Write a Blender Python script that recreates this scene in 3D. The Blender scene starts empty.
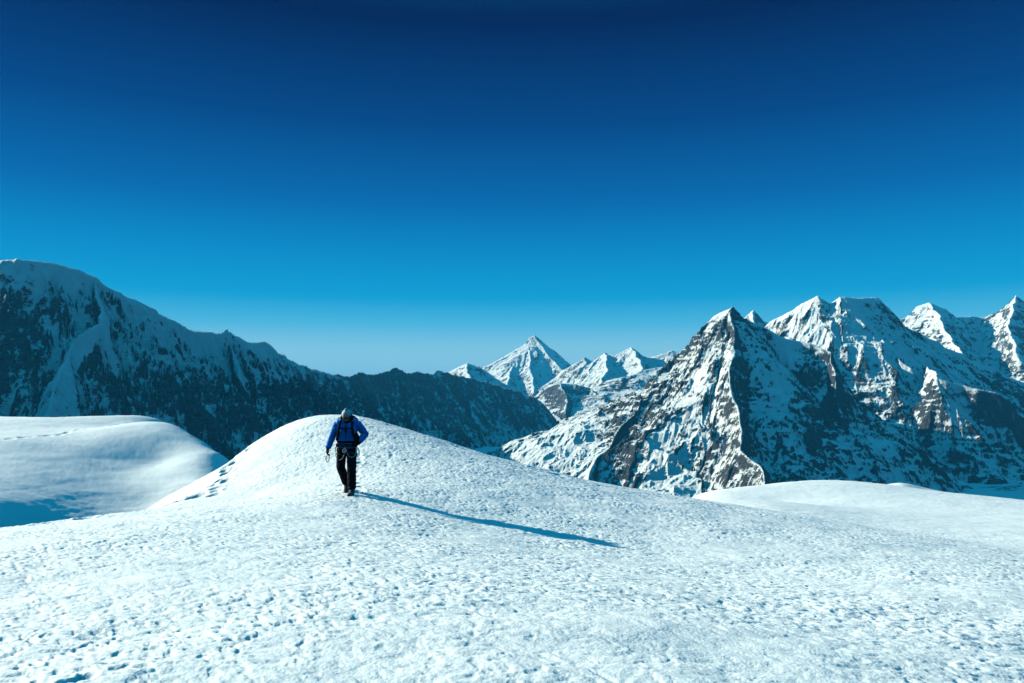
import bpy, bmesh, math, random
import numpy as np
from mathutils import Vector, Matrix

# ------------------------------------------------------------------ camera, sky, sun, exposure
sc = bpy.context.scene
COL = sc.collection
F = 796.0                       # focal length in pixels of a 1024 px wide frame
HZ = 400.0                      # image row of the eye-level horizon
PITCH = math.atan((HZ - 341.5) / F)
cam_d = bpy.data.cameras.new('camera')
cam = bpy.data.objects.new('camera', cam_d)
COL.objects.link(cam)
cam_d.sensor_width = 36.0
cam_d.lens = F / 1024 * 36.0
cam_d.clip_start = 0.05
cam_d.clip_end = 120000
cam.location = (0, 0, 0)
cam.rotation_euler = (math.pi / 2 + PITCH, 0, 0)
sc.camera = cam

SUN_AZ = math.radians(-67)      # from straight ahead (+Y), negative is to the left
SUN_EL = math.radians(21.8)
w = bpy.data.worlds.new('World')
sc.world = w
w.use_nodes = True
nt = w.node_tree
nt.nodes.clear()
sky = nt.nodes.new('ShaderNodeTexSky')
sky.sky_type = 'NISHITA'
sky.sun_disc = False
sky.sun_elevation = SUN_EL
sky.sun_rotation = SUN_AZ
sky.altitude = 6000
sky.air_density = 1.0
sky.dust_density = 0.3
sky.ozone_density = 2.0
# high-altitude sky: the sky texture keeps its sun-side glow, its colour follows elevation from pale cyan at the horizon to deep navy at the frame top; overhead is brightened, an added blue fill for the shade
EXPOSURE = 1.0
SKY_EXP = 0.05
sep = nt.nodes.new('ShaderNodeSeparateColor'); nt.links.new(sky.outputs[0], sep.inputs[0])
pw = nt.nodes.new('ShaderNodeMath'); pw.operation = 'POWER'; pw.inputs[1].default_value = SKY_EXP
nt.links.new(sep.outputs[2], pw.inputs[0])
tcs = nt.nodes.new('ShaderNodeTexCoord')
sx = nt.nodes.new('ShaderNodeSeparateXYZ'); nt.links.new(tcs.outputs['Generated'], sx.inputs[0])
asn = nt.nodes.new('ShaderNodeMath'); asn.operation = 'ARCSINE'; nt.links.new(sx.outputs[2], asn.inputs[0])
eln = nt.nodes.new('ShaderNodeMath'); eln.operation = 'DIVIDE'; eln.inputs[1].default_value = math.pi / 2; nt.links.new(asn.outputs[0], eln.inputs[0])
ramp = nt.nodes.new('ShaderNodeValToRGB'); nt.links.new(eln.outputs[0], ramp.inputs[0])
stops = [(0.0, (.56, .83, .93), 7.76), (3.6, (.315, .67, .82), 7.27), (5.4, (.085, .495, .765), 6.5), (7.2, (.002, .352, .67), 5.73), (10.0, (0, .255, .585), 4.8),
         (14.1, (0, .120, .40), 3.85), (19.4, (0, .043, .218), 3.07), (26.3, (0, .001, .070), 2.43), (45, (0, .22, .46), 1.6), (90, (.02, .48, .74), 1.2)]
SKY_STRENGTH = 0.1
for i, (el, c, nb) in enumerate(stops):
    e = ramp.color_ramp.elements[i] if i < 2 else ramp.color_ramp.elements.new(el / 90)
    e.position = el / 90
    k = 1 / (2 ** EXPOSURE * SKY_STRENGTH * nb ** SKY_EXP * 4.0)
    e.color = (c[0] * k, c[1] * k, c[2] * k, 1)
mul = nt.nodes.new('ShaderNodeVectorMath'); mul.operation = 'SCALE'
nt.links.new(ramp.outputs[0], mul.inputs[0]); nt.links.new(pw.outputs[0], mul.inputs['Scale'])
gain = nt.nodes.new('ShaderNodeVectorMath'); gain.operation = 'SCALE'; gain.inputs['Scale'].default_value = 4.0
nt.links.new(mul.outputs[0], gain.inputs[0])
bg = nt.nodes.new('ShaderNodeBackground')
bg.inputs[1].default_value = SKY_STRENGTH
wo = nt.nodes.new('ShaderNodeOutputWorld')
nt.links.new(gain.outputs[0], bg.inputs[0])
nt.links.new(bg.outputs[0], wo.inputs[0])

sun_d = bpy.data.lights.new('sun', 'SUN')
sun_d.energy = 3.95
sun_d.angle = math.radians(0.53)
sun_d.color = (1.0, 0.965, 0.81)
sun = bpy.data.objects.new('sun', sun_d)
COL.objects.link(sun)
SUN_DIR = Vector((math.sin(SUN_AZ) * math.cos(SUN_EL), math.cos(SUN_AZ) * math.cos(SUN_EL), math.sin(SUN_EL)))
sun.rotation_euler = SUN_DIR.to_track_quat('Z', 'Y').to_euler()
sun.location = (-60, 40, 60)

sc.view_settings.view_transform = 'Standard'
sc.view_settings.look = 'None'
sc.view_settings.gamma = 1.0
sc.view_settings.exposure = EXPOSURE
sc.cycles.diffuse_bounces = 0
sc.cycles.max_bounces = 4

# ------------------------------------------------------------------ helpers
def tag(o, label=None, cat=None, group=None, kind=None):
    if label: o['label'] = label
    if cat: o['category'] = cat
    if group: o['group'] = group
    if kind: o['kind'] = kind
    return o

CP, SP = math.cos(PITCH), math.sin(PITCH)
def at(u, v, Y):
    """world point at depth Y seen from the viewpoint in direction (u, v)"""
    a = (u - 512) / F; b = (341.5 - v) / F
    dy = CP - b * SP; dz = SP + b * CP
    return (a / dy * Y, Y, dz / dy * Y)

def see(x, y, z):
    d = y * CP + z * SP
    d = np.maximum(d, 1e-3)
    return 512 + F * x / d, 341.5 - F * (z * CP - y * SP) / d

rs = np.random.RandomState(7)
PERM = rs.permutation(4096).astype(np.int64)
G2 = rs.uniform(0, 2 * np.pi, 4096)
G2X, G2Y = np.cos(G2).astype(np.float32), np.sin(G2).astype(np.float32)
G3 = rs.normal(size=(4096, 3)); G3 /= np.linalg.norm(G3, axis=1)[:, None]
G3 = G3.astype(np.float32)
RND = rs.uniform(0, 1, (4096, 3)).astype(np.float32)
def h2(i, j, s=0):
    return PERM[(PERM[(i + s * 131) & 4095] + j) & 4095]
def fade(t): return t * t * t * (t * (t * 6 - 15) + 10)
def sstep(a, b, x):
    t = np.clip((x - a) / (b - a), 0, 1)
    return t * t * (3 - 2 * t)
def noise2(x, y, s=0):
    xi = np.floor(x); yi = np.floor(y)
    fx = (x - xi).astype(np.float32); fy = (y - yi).astype(np.float32)
    xi = xi.astype(np.int64); yi = yi.astype(np.int64)
    u = fade(fx); v = fade(fy)
    def g(dx, dy):
        k = h2(xi + dx, yi + dy, s)
        return G2X[k] * (fx - dx) + G2Y[k] * (fy - dy)
    a = g(0, 0); a += u * (g(1, 0) - a)
    b = g(0, 1); b += u * (g(1, 1) - b)
    return (a + v * (b - a)) * 1.5
def noise3(x, y, z, s=0):
    xi = np.floor(x); yi = np.floor(y); zi = np.floor(z)
    fx = (x - xi).astype(np.float32); fy = (y - yi).astype(np.float32); fz = (z - zi).astype(np.float32)
    xi = xi.astype(np.int64); yi = yi.astype(np.int64); zi = zi.astype(np.int64)
    u = fade(fx); v = fade(fy); w_ = fade(fz)
    def g(dx, dy, dz):
        k = PERM[(h2(xi + dx, yi + dy, s) + zi + dz) & 4095]
        return G3[k, 0] * (fx - dx) + G3[k, 1] * (fy - dy) + G3[k, 2] * (fz - dz)
    def l(dz):
        a = g(0, 0, dz); a += u * (g(1, 0, dz) - a)
        b = g(0, 1, dz); b += u * (g(1, 1, dz) - b)
        return a + v * (b - a)
    a = l(0)
    return (a + w_ * (l(1) - a)) * 1.5
def fbm2(x, y, o=4, s=0, g=0.5):
    r = 0; a = 1.0; f = 1.0
    for i in range(o):
        r = r + a * noise2(x * f, y * f, s + i * 7); a *= g; f *= 2.03
    return r
def fbm3(x, y, z, o=3, s=0, g=0.5):
    r = 0; a = 1.0; f = 1.0
    for i in range(o):
        r = r + a * noise3(x * f, y * f, z * f, s + i * 7); a *= g; f *= 2.03
    return r

def gullies(X, Y, dx, dy, lam, s):
    """stripes of wavelength lam that run down the slope (dx, dy)"""
    n = np.sqrt(dx * dx + dy * dy) + 1e-6
    px = -dy / n; py = dx / n
    gx = X / lam; gy = Y / lam
    ci = np.floor(gx).astype(np.int64); cj = np.floor(gy).astype(np.int64)
    acc = np.zeros(X.shape, np.float32); ws = np.full(X.shape, 1e-4, np.float32)
    for i in (-1, 0, 1):
        for j in (-1, 0, 1):
            k = h2(ci + i, cj + j, s)
            ddx = (gx - (ci + i + RND[k, 0])).astype(np.float32)
            ddy = (gy - (cj + j + RND[k, 1])).astype(np.float32)
            wt = np.exp(-2.2 * (ddx * ddx + ddy * ddy))
            acc += wt * np.cos((ddx * px + ddy * py) * 2 * np.pi * 1.15 + RND[k, 2] * 6.28)
            ws += wt
    return acc / ws

def grid_mesh(name, X, Y, Z, mat, attrs=None, keep=None):
    ny, nx = X.shape
    me = bpy.data.meshes.new(name)
    co = np.stack([X, Y, Z], -1).reshape(-1, 3).astype(np.float32)
    idx = np.arange(nx * ny).reshape(ny, nx)
    q = np.stack([idx[:-1, :-1], idx[:-1, 1:], idx[1:, 1:], idx[1:, :-1]], -1)
    if keep is not None:
        q = q[keep[:-1, :-1] | keep[1:, 1:] | keep[1:, :-1] | keep[:-1, 1:]]
    q = q.reshape(-1, 4)
    used = np.unique(q)
    remap = np.zeros(nx * ny, np.int64); remap[used] = np.arange(len(used))
    q = remap[q]; co = co[used]
    me.vertices.add(len(co)); me.vertices.foreach_set('co', co.ravel())
    me.loops.add(q.size); me.loops.foreach_set('vertex_index', q.ravel().astype(np.int32))
    me.polygons.add(len(q)); me.polygons.foreach_set('loop_start', np.arange(0, q.size, 4, dtype=np.int32))
    me.polygons.foreach_set('use_smooth', np.ones(len(q), bool))
    for k, v in (attrs or {}).items():
        a = me.attributes.new(k, 'FLOAT', 'POINT')
        a.data.foreach_set('value', v.reshape(-1)[used].astype(np.float32))
    me.update(calc_edges=True)
    me.materials.append(mat)
    o = bpy.data.objects.new(name, me)
    COL.objects.link(o)
    return o

def new_mat(name):
    m = bpy.data.materials.new(name)
    m.use_nodes = True
    n = m.node_tree
    return m, n, n.nodes['Principled BSDF'], n.links

def simple_mat(name, col, rough=0.7, metal=0.0, var=0.25, scale=40, bump=0.0):
    m, n, b, L = new_mat(name)
    tc = n.nodes.new('ShaderNodeTexCoord')
    t = n.nodes.new('ShaderNodeTexNoise'); t.inputs['Scale'].default_value = scale; t.inputs['Detail'].default_value = 4
    L.new(tc.outputs['Object'], t.inputs['Vector'])
    r = n.nodes.new('ShaderNodeValToRGB')
    r.color_ramp.elements[0].color = tuple(c * (1 - var) for c in col) + (1,)
    r.color_ramp.elements[1].color = tuple(min(1, c * (1 + var)) for c in col) + (1,)
    r.color_ramp.elements[0].position = 0.3; r.color_ramp.elements[1].position = 0.7
    L.new(t.outputs['Fac'], r.inputs[0]); L.new(r.outputs[0], b.inputs['Base Color'])
    b.inputs['Roughness'].default_value = rough; b.inputs['Metallic'].default_value = metal
    b.inputs['Specular IOR Level'].default_value = 0.5 if (metal or rough < .4) else 0.08
    if bump:
        bp = n.nodes.new('ShaderNodeBump'); bp.inputs['Strength'].default_value = bump; bp.inputs['Distance'].default_value = 0.01
        L.new(t.outputs['Fac'], bp.inputs['Height']); L.new(bp.outputs[0], b.inputs['Normal'])
    return m

SNOW = (0.81, 0.895, 0.88)
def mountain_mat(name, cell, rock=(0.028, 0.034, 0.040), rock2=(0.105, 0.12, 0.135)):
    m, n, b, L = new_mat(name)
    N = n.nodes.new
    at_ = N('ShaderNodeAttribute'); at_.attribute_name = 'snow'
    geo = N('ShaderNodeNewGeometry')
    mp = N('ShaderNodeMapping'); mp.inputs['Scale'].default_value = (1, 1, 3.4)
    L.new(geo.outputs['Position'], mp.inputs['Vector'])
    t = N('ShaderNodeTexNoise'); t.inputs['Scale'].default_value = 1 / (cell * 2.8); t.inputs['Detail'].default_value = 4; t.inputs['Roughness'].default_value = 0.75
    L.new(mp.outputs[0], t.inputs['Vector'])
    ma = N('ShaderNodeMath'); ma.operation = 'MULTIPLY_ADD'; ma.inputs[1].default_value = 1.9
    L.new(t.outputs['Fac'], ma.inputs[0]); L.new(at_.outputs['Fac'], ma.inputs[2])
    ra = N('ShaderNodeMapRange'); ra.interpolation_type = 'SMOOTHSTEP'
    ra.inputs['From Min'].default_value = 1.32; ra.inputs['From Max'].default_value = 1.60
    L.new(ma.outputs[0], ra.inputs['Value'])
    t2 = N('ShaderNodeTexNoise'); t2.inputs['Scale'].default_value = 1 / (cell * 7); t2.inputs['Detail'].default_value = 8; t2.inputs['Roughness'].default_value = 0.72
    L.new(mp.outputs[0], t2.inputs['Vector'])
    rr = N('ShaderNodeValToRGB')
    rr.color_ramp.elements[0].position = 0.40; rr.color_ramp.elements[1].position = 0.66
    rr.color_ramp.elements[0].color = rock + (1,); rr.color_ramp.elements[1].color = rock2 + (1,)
    L.new(t2.outputs['Fac'], rr.inputs[0])
    mx = N('ShaderNodeMix'); mx.data_type = 'RGBA'
    L.new(ra.outputs[0], mx.inputs['Factor']); L.new(rr.outputs[0], mx.inputs['A'])
    mx.inputs['B'].default_value = SNOW + (1,)
    L.new(mx.outputs['Result'], b.inputs['Base Color'])
    b.inputs['Roughness'].default_value = 0.85
    b.inputs['Specular IOR Level'].default_value = 0.15
    bp = N('ShaderNodeBump'); bp.inputs['Strength'].default_value = 0.8; bp.inputs['Distance'].default_value = cell * 2.0
    hs = N('ShaderNodeMath'); hs.operation = 'MULTIPLY_ADD'; hs.inputs[1].default_value = 0.35
    L.new(ra.outputs[0], hs.inputs[0]); L.new(t.outputs['Fac'], hs.inputs[2])
    L.new(hs.outputs[0], bp.inputs['Height']); L.new(bp.outputs[0], b.inputs['Normal'])
    return m

# ------------------------------------------------------------------ mountains
def massif(name, label, ridges, box, cell, mat, base=-480., ero=((420, 40), (210, 26), (105, 14), (52, 7), (26, 3.5)),
           warp=38., rough=8., strata=(34., 0.4), frac=0.6, streak=0.22, beds=0.32, crest=0.5, thr=1.05, bias=(), flute=(0, 0), smooth=8., jag=3., seed=1, soft=0.55, power=0.93, k=1.0):
    """a mountain grown from its crest lines: ridges = list of (points [(u, v, Y)], slope left, slope right)"""
    # k brings a whole mountain nearer or farther at the same apparent size
    ridges = [([(u, v, Y * k) for u, v, Y in pts], a, b) for pts, a, b in ridges]
    box = [q * k for q in box]; cell = cell * k; ero = [(l * k, a * k) for l, a in ero]; rough *= k; warp *= k; strata = (strata[0] * k, strata[1])
    x0, x1, y0, y1 = box
    xs = np.arange(x0, x1 + cell, cell); ys = np.arange(y0, y1 + cell, cell)
    X, Y = np.meshgrid(xs, ys)
    wx = X + warp * fbm2(X / (warp * 9), Y / (warp * 9), 3, seed)
    wy = Y + warp * fbm2(X / (warp * 9), Y / (warp * 9), 3, seed + 50)
    H = np.full(X.shape, -1e5, np.float64); DR = np.full(X.shape, 1e5)
    for pts, sl, sr in ridges:
        P = [at(*p) for p in pts]
        for a, b in zip(P[:-1], P[1:]):
            ax, ay, az = a; bx, by, bz = b
            ex, ey = bx - ax, by - ay
            l2 = ex * ex + ey * ey; l = math.sqrt(l2)
            t = np.clip(((wx - ax) * ex + (wy - ay) * ey) / l2, 0, 1)
            qx = wx - (ax + t * ex); qy = wy - (ay + t * ey)
            d = np.sqrt(qx * qx + qy * qy)
            side = (ex * qy - ey * qx) / (l * (d + 1e-6))       # +1 left of the walking direction
            S = 0.5 * (sl + sr) + 0.5 * (sl - sr) * side
            # slightly concave flank
            dd = d + smooth * (np.exp(-d / smooth) - 1)
            h = az + t * (bz - az) - S * dd ** power * 60 ** (1 - power)
            m = h > H
            H = np.where(m, h, H); DR = np.where(m, d, DR)
    h = H
    h0 = H + 30 * fbm2(X / 400, Y / 400, 2, seed + 8)
    # broad relief so that no flank is a plane
    k_ = max(1.0, cell / 5.0)
    h = h + fbm2(X / (520 * k_), Y / (520 * k_), 3, seed + 9) * 40 * k_ ** .8 * sstep(20, 260 * k_, DR)
    for k, (lam, amp) in enumerate(ero):
        gy, gx = np.gradient(h, cell)
        slope = np.sqrt(gx * gx + gy * gy)
        g = gullies(X, Y, gx, gy, lam, seed * 3 + k * 17)
        g = 0.5 * g + 0.5 * (1 - 2 * np.sqrt(np.clip(1 - g * g, 0, 1))) * np.sign(1)
        fac = np.clip(slope, 0.15, 1.1) * (0.10 + 0.90 * sstep(0, lam * 0.55, DR))
        h = h + amp * fac * g - 0.2 * amp * fac
    if flute[1]:
        gy, gx = np.gradient(h, cell)
        g = gullies(X, Y, gx, gy, flute[0], seed + 400)
        h = h + flute[1] * np.abs(g) * sstep(4, 40, DR)
    gy, gx = np.gradient(h, cell)
    slope0 = np.sqrt(gx * gx + gy * gy)
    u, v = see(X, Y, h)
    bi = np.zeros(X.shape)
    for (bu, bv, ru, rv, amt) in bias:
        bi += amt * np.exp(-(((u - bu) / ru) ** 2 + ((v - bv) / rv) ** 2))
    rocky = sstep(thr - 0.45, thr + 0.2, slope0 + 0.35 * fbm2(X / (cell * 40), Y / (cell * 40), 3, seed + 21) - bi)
    h = h + jag * fbm2(X / 95, Y / 95, 3, seed + 81, 0.5) * np.exp(-DR / 50)
    # ledges in the rock
    if strata[1]:
        lam, am = strata
        ph = (h + 0.12 * X + 0.05 * Y + 45 * fbm2(X / 420, Y / 420, 4, seed + 33)) / lam
        h = h + rocky * am * lam / (2 * np.pi) * np.sin(2 * np.pi * ph) * np.clip(0.4 + 1.2 * fbm2(X / 190, Y / 190, 2, seed + 3), 0, 1.4) * sstep(10, 50, DR)
        ph2 = ph * 2.7 + 0.8 * fbm2(X / 80, Y / 80, 2, seed + 44)
        h = h + sstep(10, 50, DR) * np.clip(0.5 + 1.2 * fbm2(X / 120, Y / 120, 2, seed + 13), 0, 1.4) * rocky * am * 0.6 * lam / 2.7 / (2 * np.pi) * np.sin(2 * np.pi * ph2)
    r = np.abs(fbm2(X / (cell * 9), Y / (cell * 9), 4, seed + 60))
    h = h + rough * (r - 0.35) * (0.15 + rocky) * (0.12 + 0.88 * sstep(0, 60, DR))
    h = h + rough * 2.2 * (np.abs(fbm2(X / (cell * 24), Y / (cell * 24), 3, seed + 62)) - 0.3) * rocky * (0.3 + 0.7 * sstep(0, 90, DR))
    gy, gx = np.gradient(h, cell)
    slope = np.sqrt(gx * gx + gy * gy)
    nr = sstep(10, 110, DR)
    def lap(k):
        q = np.clip((np.roll(h, k, 0) + np.roll(h, -k, 0) + np.roll(h, k, 1) + np.roll(h, -k, 1) - 4 * h) / (k * 3 * cell), -1.5, 1.5)
        return np.where(q < 0, q * nr, q)
    nz = fbm3(X / (cell * 20), Y / (cell * 20), h / (cell * 7), 5, seed + 71, 0.78)
    gb, ga = np.gradient(h0, cell)
    st = gullies(X, Y, ga, gb, cell * 16, seed + 301) + 0.8 * gullies(X, Y, ga, gb, cell * 8, seed + 302) + 0.5 * gullies(X, Y, ga, gb, cell * 4.5, seed + 303)
    bed = (h + 0.10 * X + 0.04 * Y + 40 * fbm2(X / 420, Y / 420, 3, seed + 33)) / (cell * 5.5)
    band = noise2(bed, X / (cell * 60), seed + 91) + 0.6 * noise2(bed * 2.3, X / (cell * 30), seed + 92)
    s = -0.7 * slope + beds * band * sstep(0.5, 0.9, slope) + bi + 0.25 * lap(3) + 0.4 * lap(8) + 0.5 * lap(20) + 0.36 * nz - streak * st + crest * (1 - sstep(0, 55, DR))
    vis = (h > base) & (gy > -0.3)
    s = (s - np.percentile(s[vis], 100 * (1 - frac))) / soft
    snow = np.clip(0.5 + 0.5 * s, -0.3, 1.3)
    keep = h > base - 40
    o = grid_mesh(name, X, Y, h, mat, {'snow': snow}, keep)
    tag(o, label, None, None, 'structure')
    return o

MNEAR = mountain_mat('snow_and_rock', 4.0, (0.020, 0.026, 0.032), (0.066, 0.085, 0.102))
MWALL = mountain_mat('icy_rock_shade_tone', 4.0, (0.045, 0.055, 0.065), (0.17, 0.19, 0.21))  # icy rock, its colour lightened for the walls that lie in shade
MMID = mountain_mat('snow_and_rock_mid', 9.0)
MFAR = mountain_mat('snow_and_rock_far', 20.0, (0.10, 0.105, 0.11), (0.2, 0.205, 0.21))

# long shaded wall on the left, and the lower dark ridge it runs into
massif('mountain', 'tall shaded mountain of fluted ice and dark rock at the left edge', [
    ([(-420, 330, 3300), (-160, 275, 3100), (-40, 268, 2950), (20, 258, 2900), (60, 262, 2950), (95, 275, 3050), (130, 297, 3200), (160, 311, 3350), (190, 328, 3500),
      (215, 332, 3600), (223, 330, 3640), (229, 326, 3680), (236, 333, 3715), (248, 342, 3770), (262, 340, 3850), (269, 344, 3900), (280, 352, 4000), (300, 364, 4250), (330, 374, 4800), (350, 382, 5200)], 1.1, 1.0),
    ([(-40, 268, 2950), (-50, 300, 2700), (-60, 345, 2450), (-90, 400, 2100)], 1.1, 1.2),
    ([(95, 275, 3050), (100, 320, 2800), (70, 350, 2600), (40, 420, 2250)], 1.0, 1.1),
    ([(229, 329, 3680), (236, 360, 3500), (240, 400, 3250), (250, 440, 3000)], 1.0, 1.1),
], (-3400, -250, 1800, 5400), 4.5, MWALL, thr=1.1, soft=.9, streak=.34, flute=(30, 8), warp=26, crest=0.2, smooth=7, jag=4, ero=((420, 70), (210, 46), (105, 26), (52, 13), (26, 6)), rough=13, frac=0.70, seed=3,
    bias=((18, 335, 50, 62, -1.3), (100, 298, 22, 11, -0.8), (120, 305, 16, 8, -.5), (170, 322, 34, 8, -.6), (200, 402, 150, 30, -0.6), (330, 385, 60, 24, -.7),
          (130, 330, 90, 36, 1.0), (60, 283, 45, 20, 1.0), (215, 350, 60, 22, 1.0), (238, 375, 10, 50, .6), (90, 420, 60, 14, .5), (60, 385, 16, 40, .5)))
massif('mountain', 'lower jagged ridge of dark shaded rock behind the snow crest', [
    ([(250, 372, 4200), (290, 364, 4400), (330, 373, 4900), (345, 375, 5150), (360, 372, 5400), (378, 374, 5650), (393, 366, 5900), (402, 371, 6050), (410, 373, 6150), (420, 370, 6300), (430, 374, 6400), (440, 370, 6600), (452, 374, 6800), (465, 377, 7000), (480, 380, 7200), (500, 385, 7400), (540, 400, 7800), (562, 424, 8000), (575, 445, 8200)], 1.1, 1.05),
    ([(393, 366, 5900), (408, 395, 5600), (428, 430, 5200), (440, 455, 4900)], .9, .9),
    ([(345, 375, 5150), (352, 410, 4800), (362, 450, 4400)], .9, .9),
    ([(452, 374, 6800), (470, 405, 6400), (478, 435, 6000)], .9, .9),
    ([(500, 385, 7400), (512, 410, 7100), (522, 440, 6700)], 1.0, 1.0),
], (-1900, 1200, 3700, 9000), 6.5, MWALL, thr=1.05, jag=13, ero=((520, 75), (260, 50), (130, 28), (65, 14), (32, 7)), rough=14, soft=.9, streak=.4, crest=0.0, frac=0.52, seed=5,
    bias=((400, 390, 130, 20, -.5), (450, 440, 100, 14, 0.6), (520, 440, 40, 16, .6)))
# pyramid in the middle right
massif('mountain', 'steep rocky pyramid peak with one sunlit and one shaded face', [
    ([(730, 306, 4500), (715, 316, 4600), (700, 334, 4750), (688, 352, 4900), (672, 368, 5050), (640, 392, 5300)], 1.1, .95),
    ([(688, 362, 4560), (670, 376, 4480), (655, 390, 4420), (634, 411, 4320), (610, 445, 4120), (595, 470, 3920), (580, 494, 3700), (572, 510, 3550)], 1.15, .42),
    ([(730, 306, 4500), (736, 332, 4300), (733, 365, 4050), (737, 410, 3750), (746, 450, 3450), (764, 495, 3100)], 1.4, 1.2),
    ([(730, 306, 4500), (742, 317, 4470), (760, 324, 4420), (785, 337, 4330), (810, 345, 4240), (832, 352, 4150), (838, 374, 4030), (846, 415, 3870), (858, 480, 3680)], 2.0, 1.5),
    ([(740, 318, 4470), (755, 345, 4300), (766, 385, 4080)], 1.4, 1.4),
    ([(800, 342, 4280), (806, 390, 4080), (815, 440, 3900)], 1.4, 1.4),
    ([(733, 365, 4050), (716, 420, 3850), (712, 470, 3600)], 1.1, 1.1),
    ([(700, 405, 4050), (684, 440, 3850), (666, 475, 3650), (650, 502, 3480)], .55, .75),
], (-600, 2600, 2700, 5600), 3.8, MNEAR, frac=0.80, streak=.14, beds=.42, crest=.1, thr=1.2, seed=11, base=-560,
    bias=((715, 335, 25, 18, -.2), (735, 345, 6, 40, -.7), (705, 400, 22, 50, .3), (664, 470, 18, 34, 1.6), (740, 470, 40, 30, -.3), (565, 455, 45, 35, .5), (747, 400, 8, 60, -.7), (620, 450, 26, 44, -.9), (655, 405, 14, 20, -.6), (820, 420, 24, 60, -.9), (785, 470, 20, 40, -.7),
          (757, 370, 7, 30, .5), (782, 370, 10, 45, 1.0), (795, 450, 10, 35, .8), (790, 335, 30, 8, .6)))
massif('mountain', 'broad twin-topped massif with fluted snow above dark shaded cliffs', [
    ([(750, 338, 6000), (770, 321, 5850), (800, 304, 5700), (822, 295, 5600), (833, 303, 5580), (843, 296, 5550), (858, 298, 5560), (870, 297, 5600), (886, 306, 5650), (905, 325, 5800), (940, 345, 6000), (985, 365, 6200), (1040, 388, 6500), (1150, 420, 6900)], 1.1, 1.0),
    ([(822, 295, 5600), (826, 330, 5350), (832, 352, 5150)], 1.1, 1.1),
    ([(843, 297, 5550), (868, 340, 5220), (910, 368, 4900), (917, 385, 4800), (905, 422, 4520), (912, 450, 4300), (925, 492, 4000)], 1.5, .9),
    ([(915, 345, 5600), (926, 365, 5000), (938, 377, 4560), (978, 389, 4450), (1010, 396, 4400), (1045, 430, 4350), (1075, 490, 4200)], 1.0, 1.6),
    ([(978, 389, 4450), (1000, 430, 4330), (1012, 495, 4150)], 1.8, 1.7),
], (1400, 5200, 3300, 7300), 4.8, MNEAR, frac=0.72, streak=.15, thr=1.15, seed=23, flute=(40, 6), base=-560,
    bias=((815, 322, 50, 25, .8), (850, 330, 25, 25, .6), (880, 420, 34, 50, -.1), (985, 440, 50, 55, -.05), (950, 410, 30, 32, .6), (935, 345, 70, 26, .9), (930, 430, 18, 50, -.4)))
massif('mountain', 'low snowy mountain with a fluted rocky spur beyond the valley', [
    ([(600, 392, 9300), (620, 378, 9400), (640, 371, 9600), (665, 366, 9800), (690, 360, 9900), (740, 350, 10300)], .45, .36),
    ([(690, 360, 9900), (700, 385, 9000), (710, 415, 8000), (705, 450, 6900)], .5, .33),
    ([(640, 371, 9600), (655, 392, 8800), (668, 412, 8000)], .45, .40),
    ([(535, 396, 9300), (550, 387, 9200), (562, 383, 9100), (576, 384, 9100), (590, 388, 9100), (600, 396, 9000)], 1.0, .9),
    ([(562, 383, 9100), (566, 405, 8500), (572, 430, 7900)], .9, .9),
    ([(590, 388, 9100), (597, 405, 8600), (602, 420, 8100)], .9, .9),
], (200, 3800, 6200, 11500), 9.0, MMID, ero=((700, 36), (350, 22), (170, 12), (85, 7), (42, 3)), rough=9, strata=(50, .5), thr=0.85, frac=0.92, crest=0.1, seed=31, base=-520, warp=40,
    bias=((570, 405, 25, 25, -.3), (620, 390, 25, 15, -.35), (610, 440, 50, 20, .4)))
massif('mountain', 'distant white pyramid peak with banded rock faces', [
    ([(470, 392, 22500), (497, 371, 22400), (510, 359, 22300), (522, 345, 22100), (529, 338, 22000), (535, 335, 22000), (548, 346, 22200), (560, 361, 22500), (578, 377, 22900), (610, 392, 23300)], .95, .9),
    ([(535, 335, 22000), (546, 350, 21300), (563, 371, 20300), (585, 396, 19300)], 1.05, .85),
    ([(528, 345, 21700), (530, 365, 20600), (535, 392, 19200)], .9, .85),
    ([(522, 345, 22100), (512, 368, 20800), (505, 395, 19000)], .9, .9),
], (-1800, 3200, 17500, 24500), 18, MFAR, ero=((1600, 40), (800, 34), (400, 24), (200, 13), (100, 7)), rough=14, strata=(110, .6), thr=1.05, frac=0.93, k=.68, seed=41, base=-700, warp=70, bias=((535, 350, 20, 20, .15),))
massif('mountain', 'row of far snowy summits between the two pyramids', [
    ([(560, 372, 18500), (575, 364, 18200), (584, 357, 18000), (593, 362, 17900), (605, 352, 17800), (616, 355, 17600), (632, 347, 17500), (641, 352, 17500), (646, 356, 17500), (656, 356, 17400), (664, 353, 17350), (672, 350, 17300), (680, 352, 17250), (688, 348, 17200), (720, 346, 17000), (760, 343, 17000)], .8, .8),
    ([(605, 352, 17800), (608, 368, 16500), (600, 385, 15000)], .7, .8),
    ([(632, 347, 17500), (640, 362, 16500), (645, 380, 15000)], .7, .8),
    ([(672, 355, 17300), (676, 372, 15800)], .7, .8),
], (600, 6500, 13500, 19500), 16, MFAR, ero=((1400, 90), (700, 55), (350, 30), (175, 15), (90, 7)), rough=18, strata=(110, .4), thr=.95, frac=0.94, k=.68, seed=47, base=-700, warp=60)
massif('mountain', 'small snow-capped peak rising behind the dark rock wall', [
    ([(430, 385, 10200), (450, 371, 10000), (458, 366, 9950), (465, 363, 9900), (478, 366, 9850), (486, 371, 9800), (497, 378, 9700), (515, 388, 9600), (540, 402, 9500)], .9, .9),
    ([(465, 363, 9900), (474, 385, 9200)], 1, 1),
], (-1600, 900, 8500, 10800), 9, MMID, ero=((600, 35), (300, 20), (150, 10), (75, 5)), rough=8, thr=1.1, frac=0.85, seed=53, base=-520, warp=30)
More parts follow.
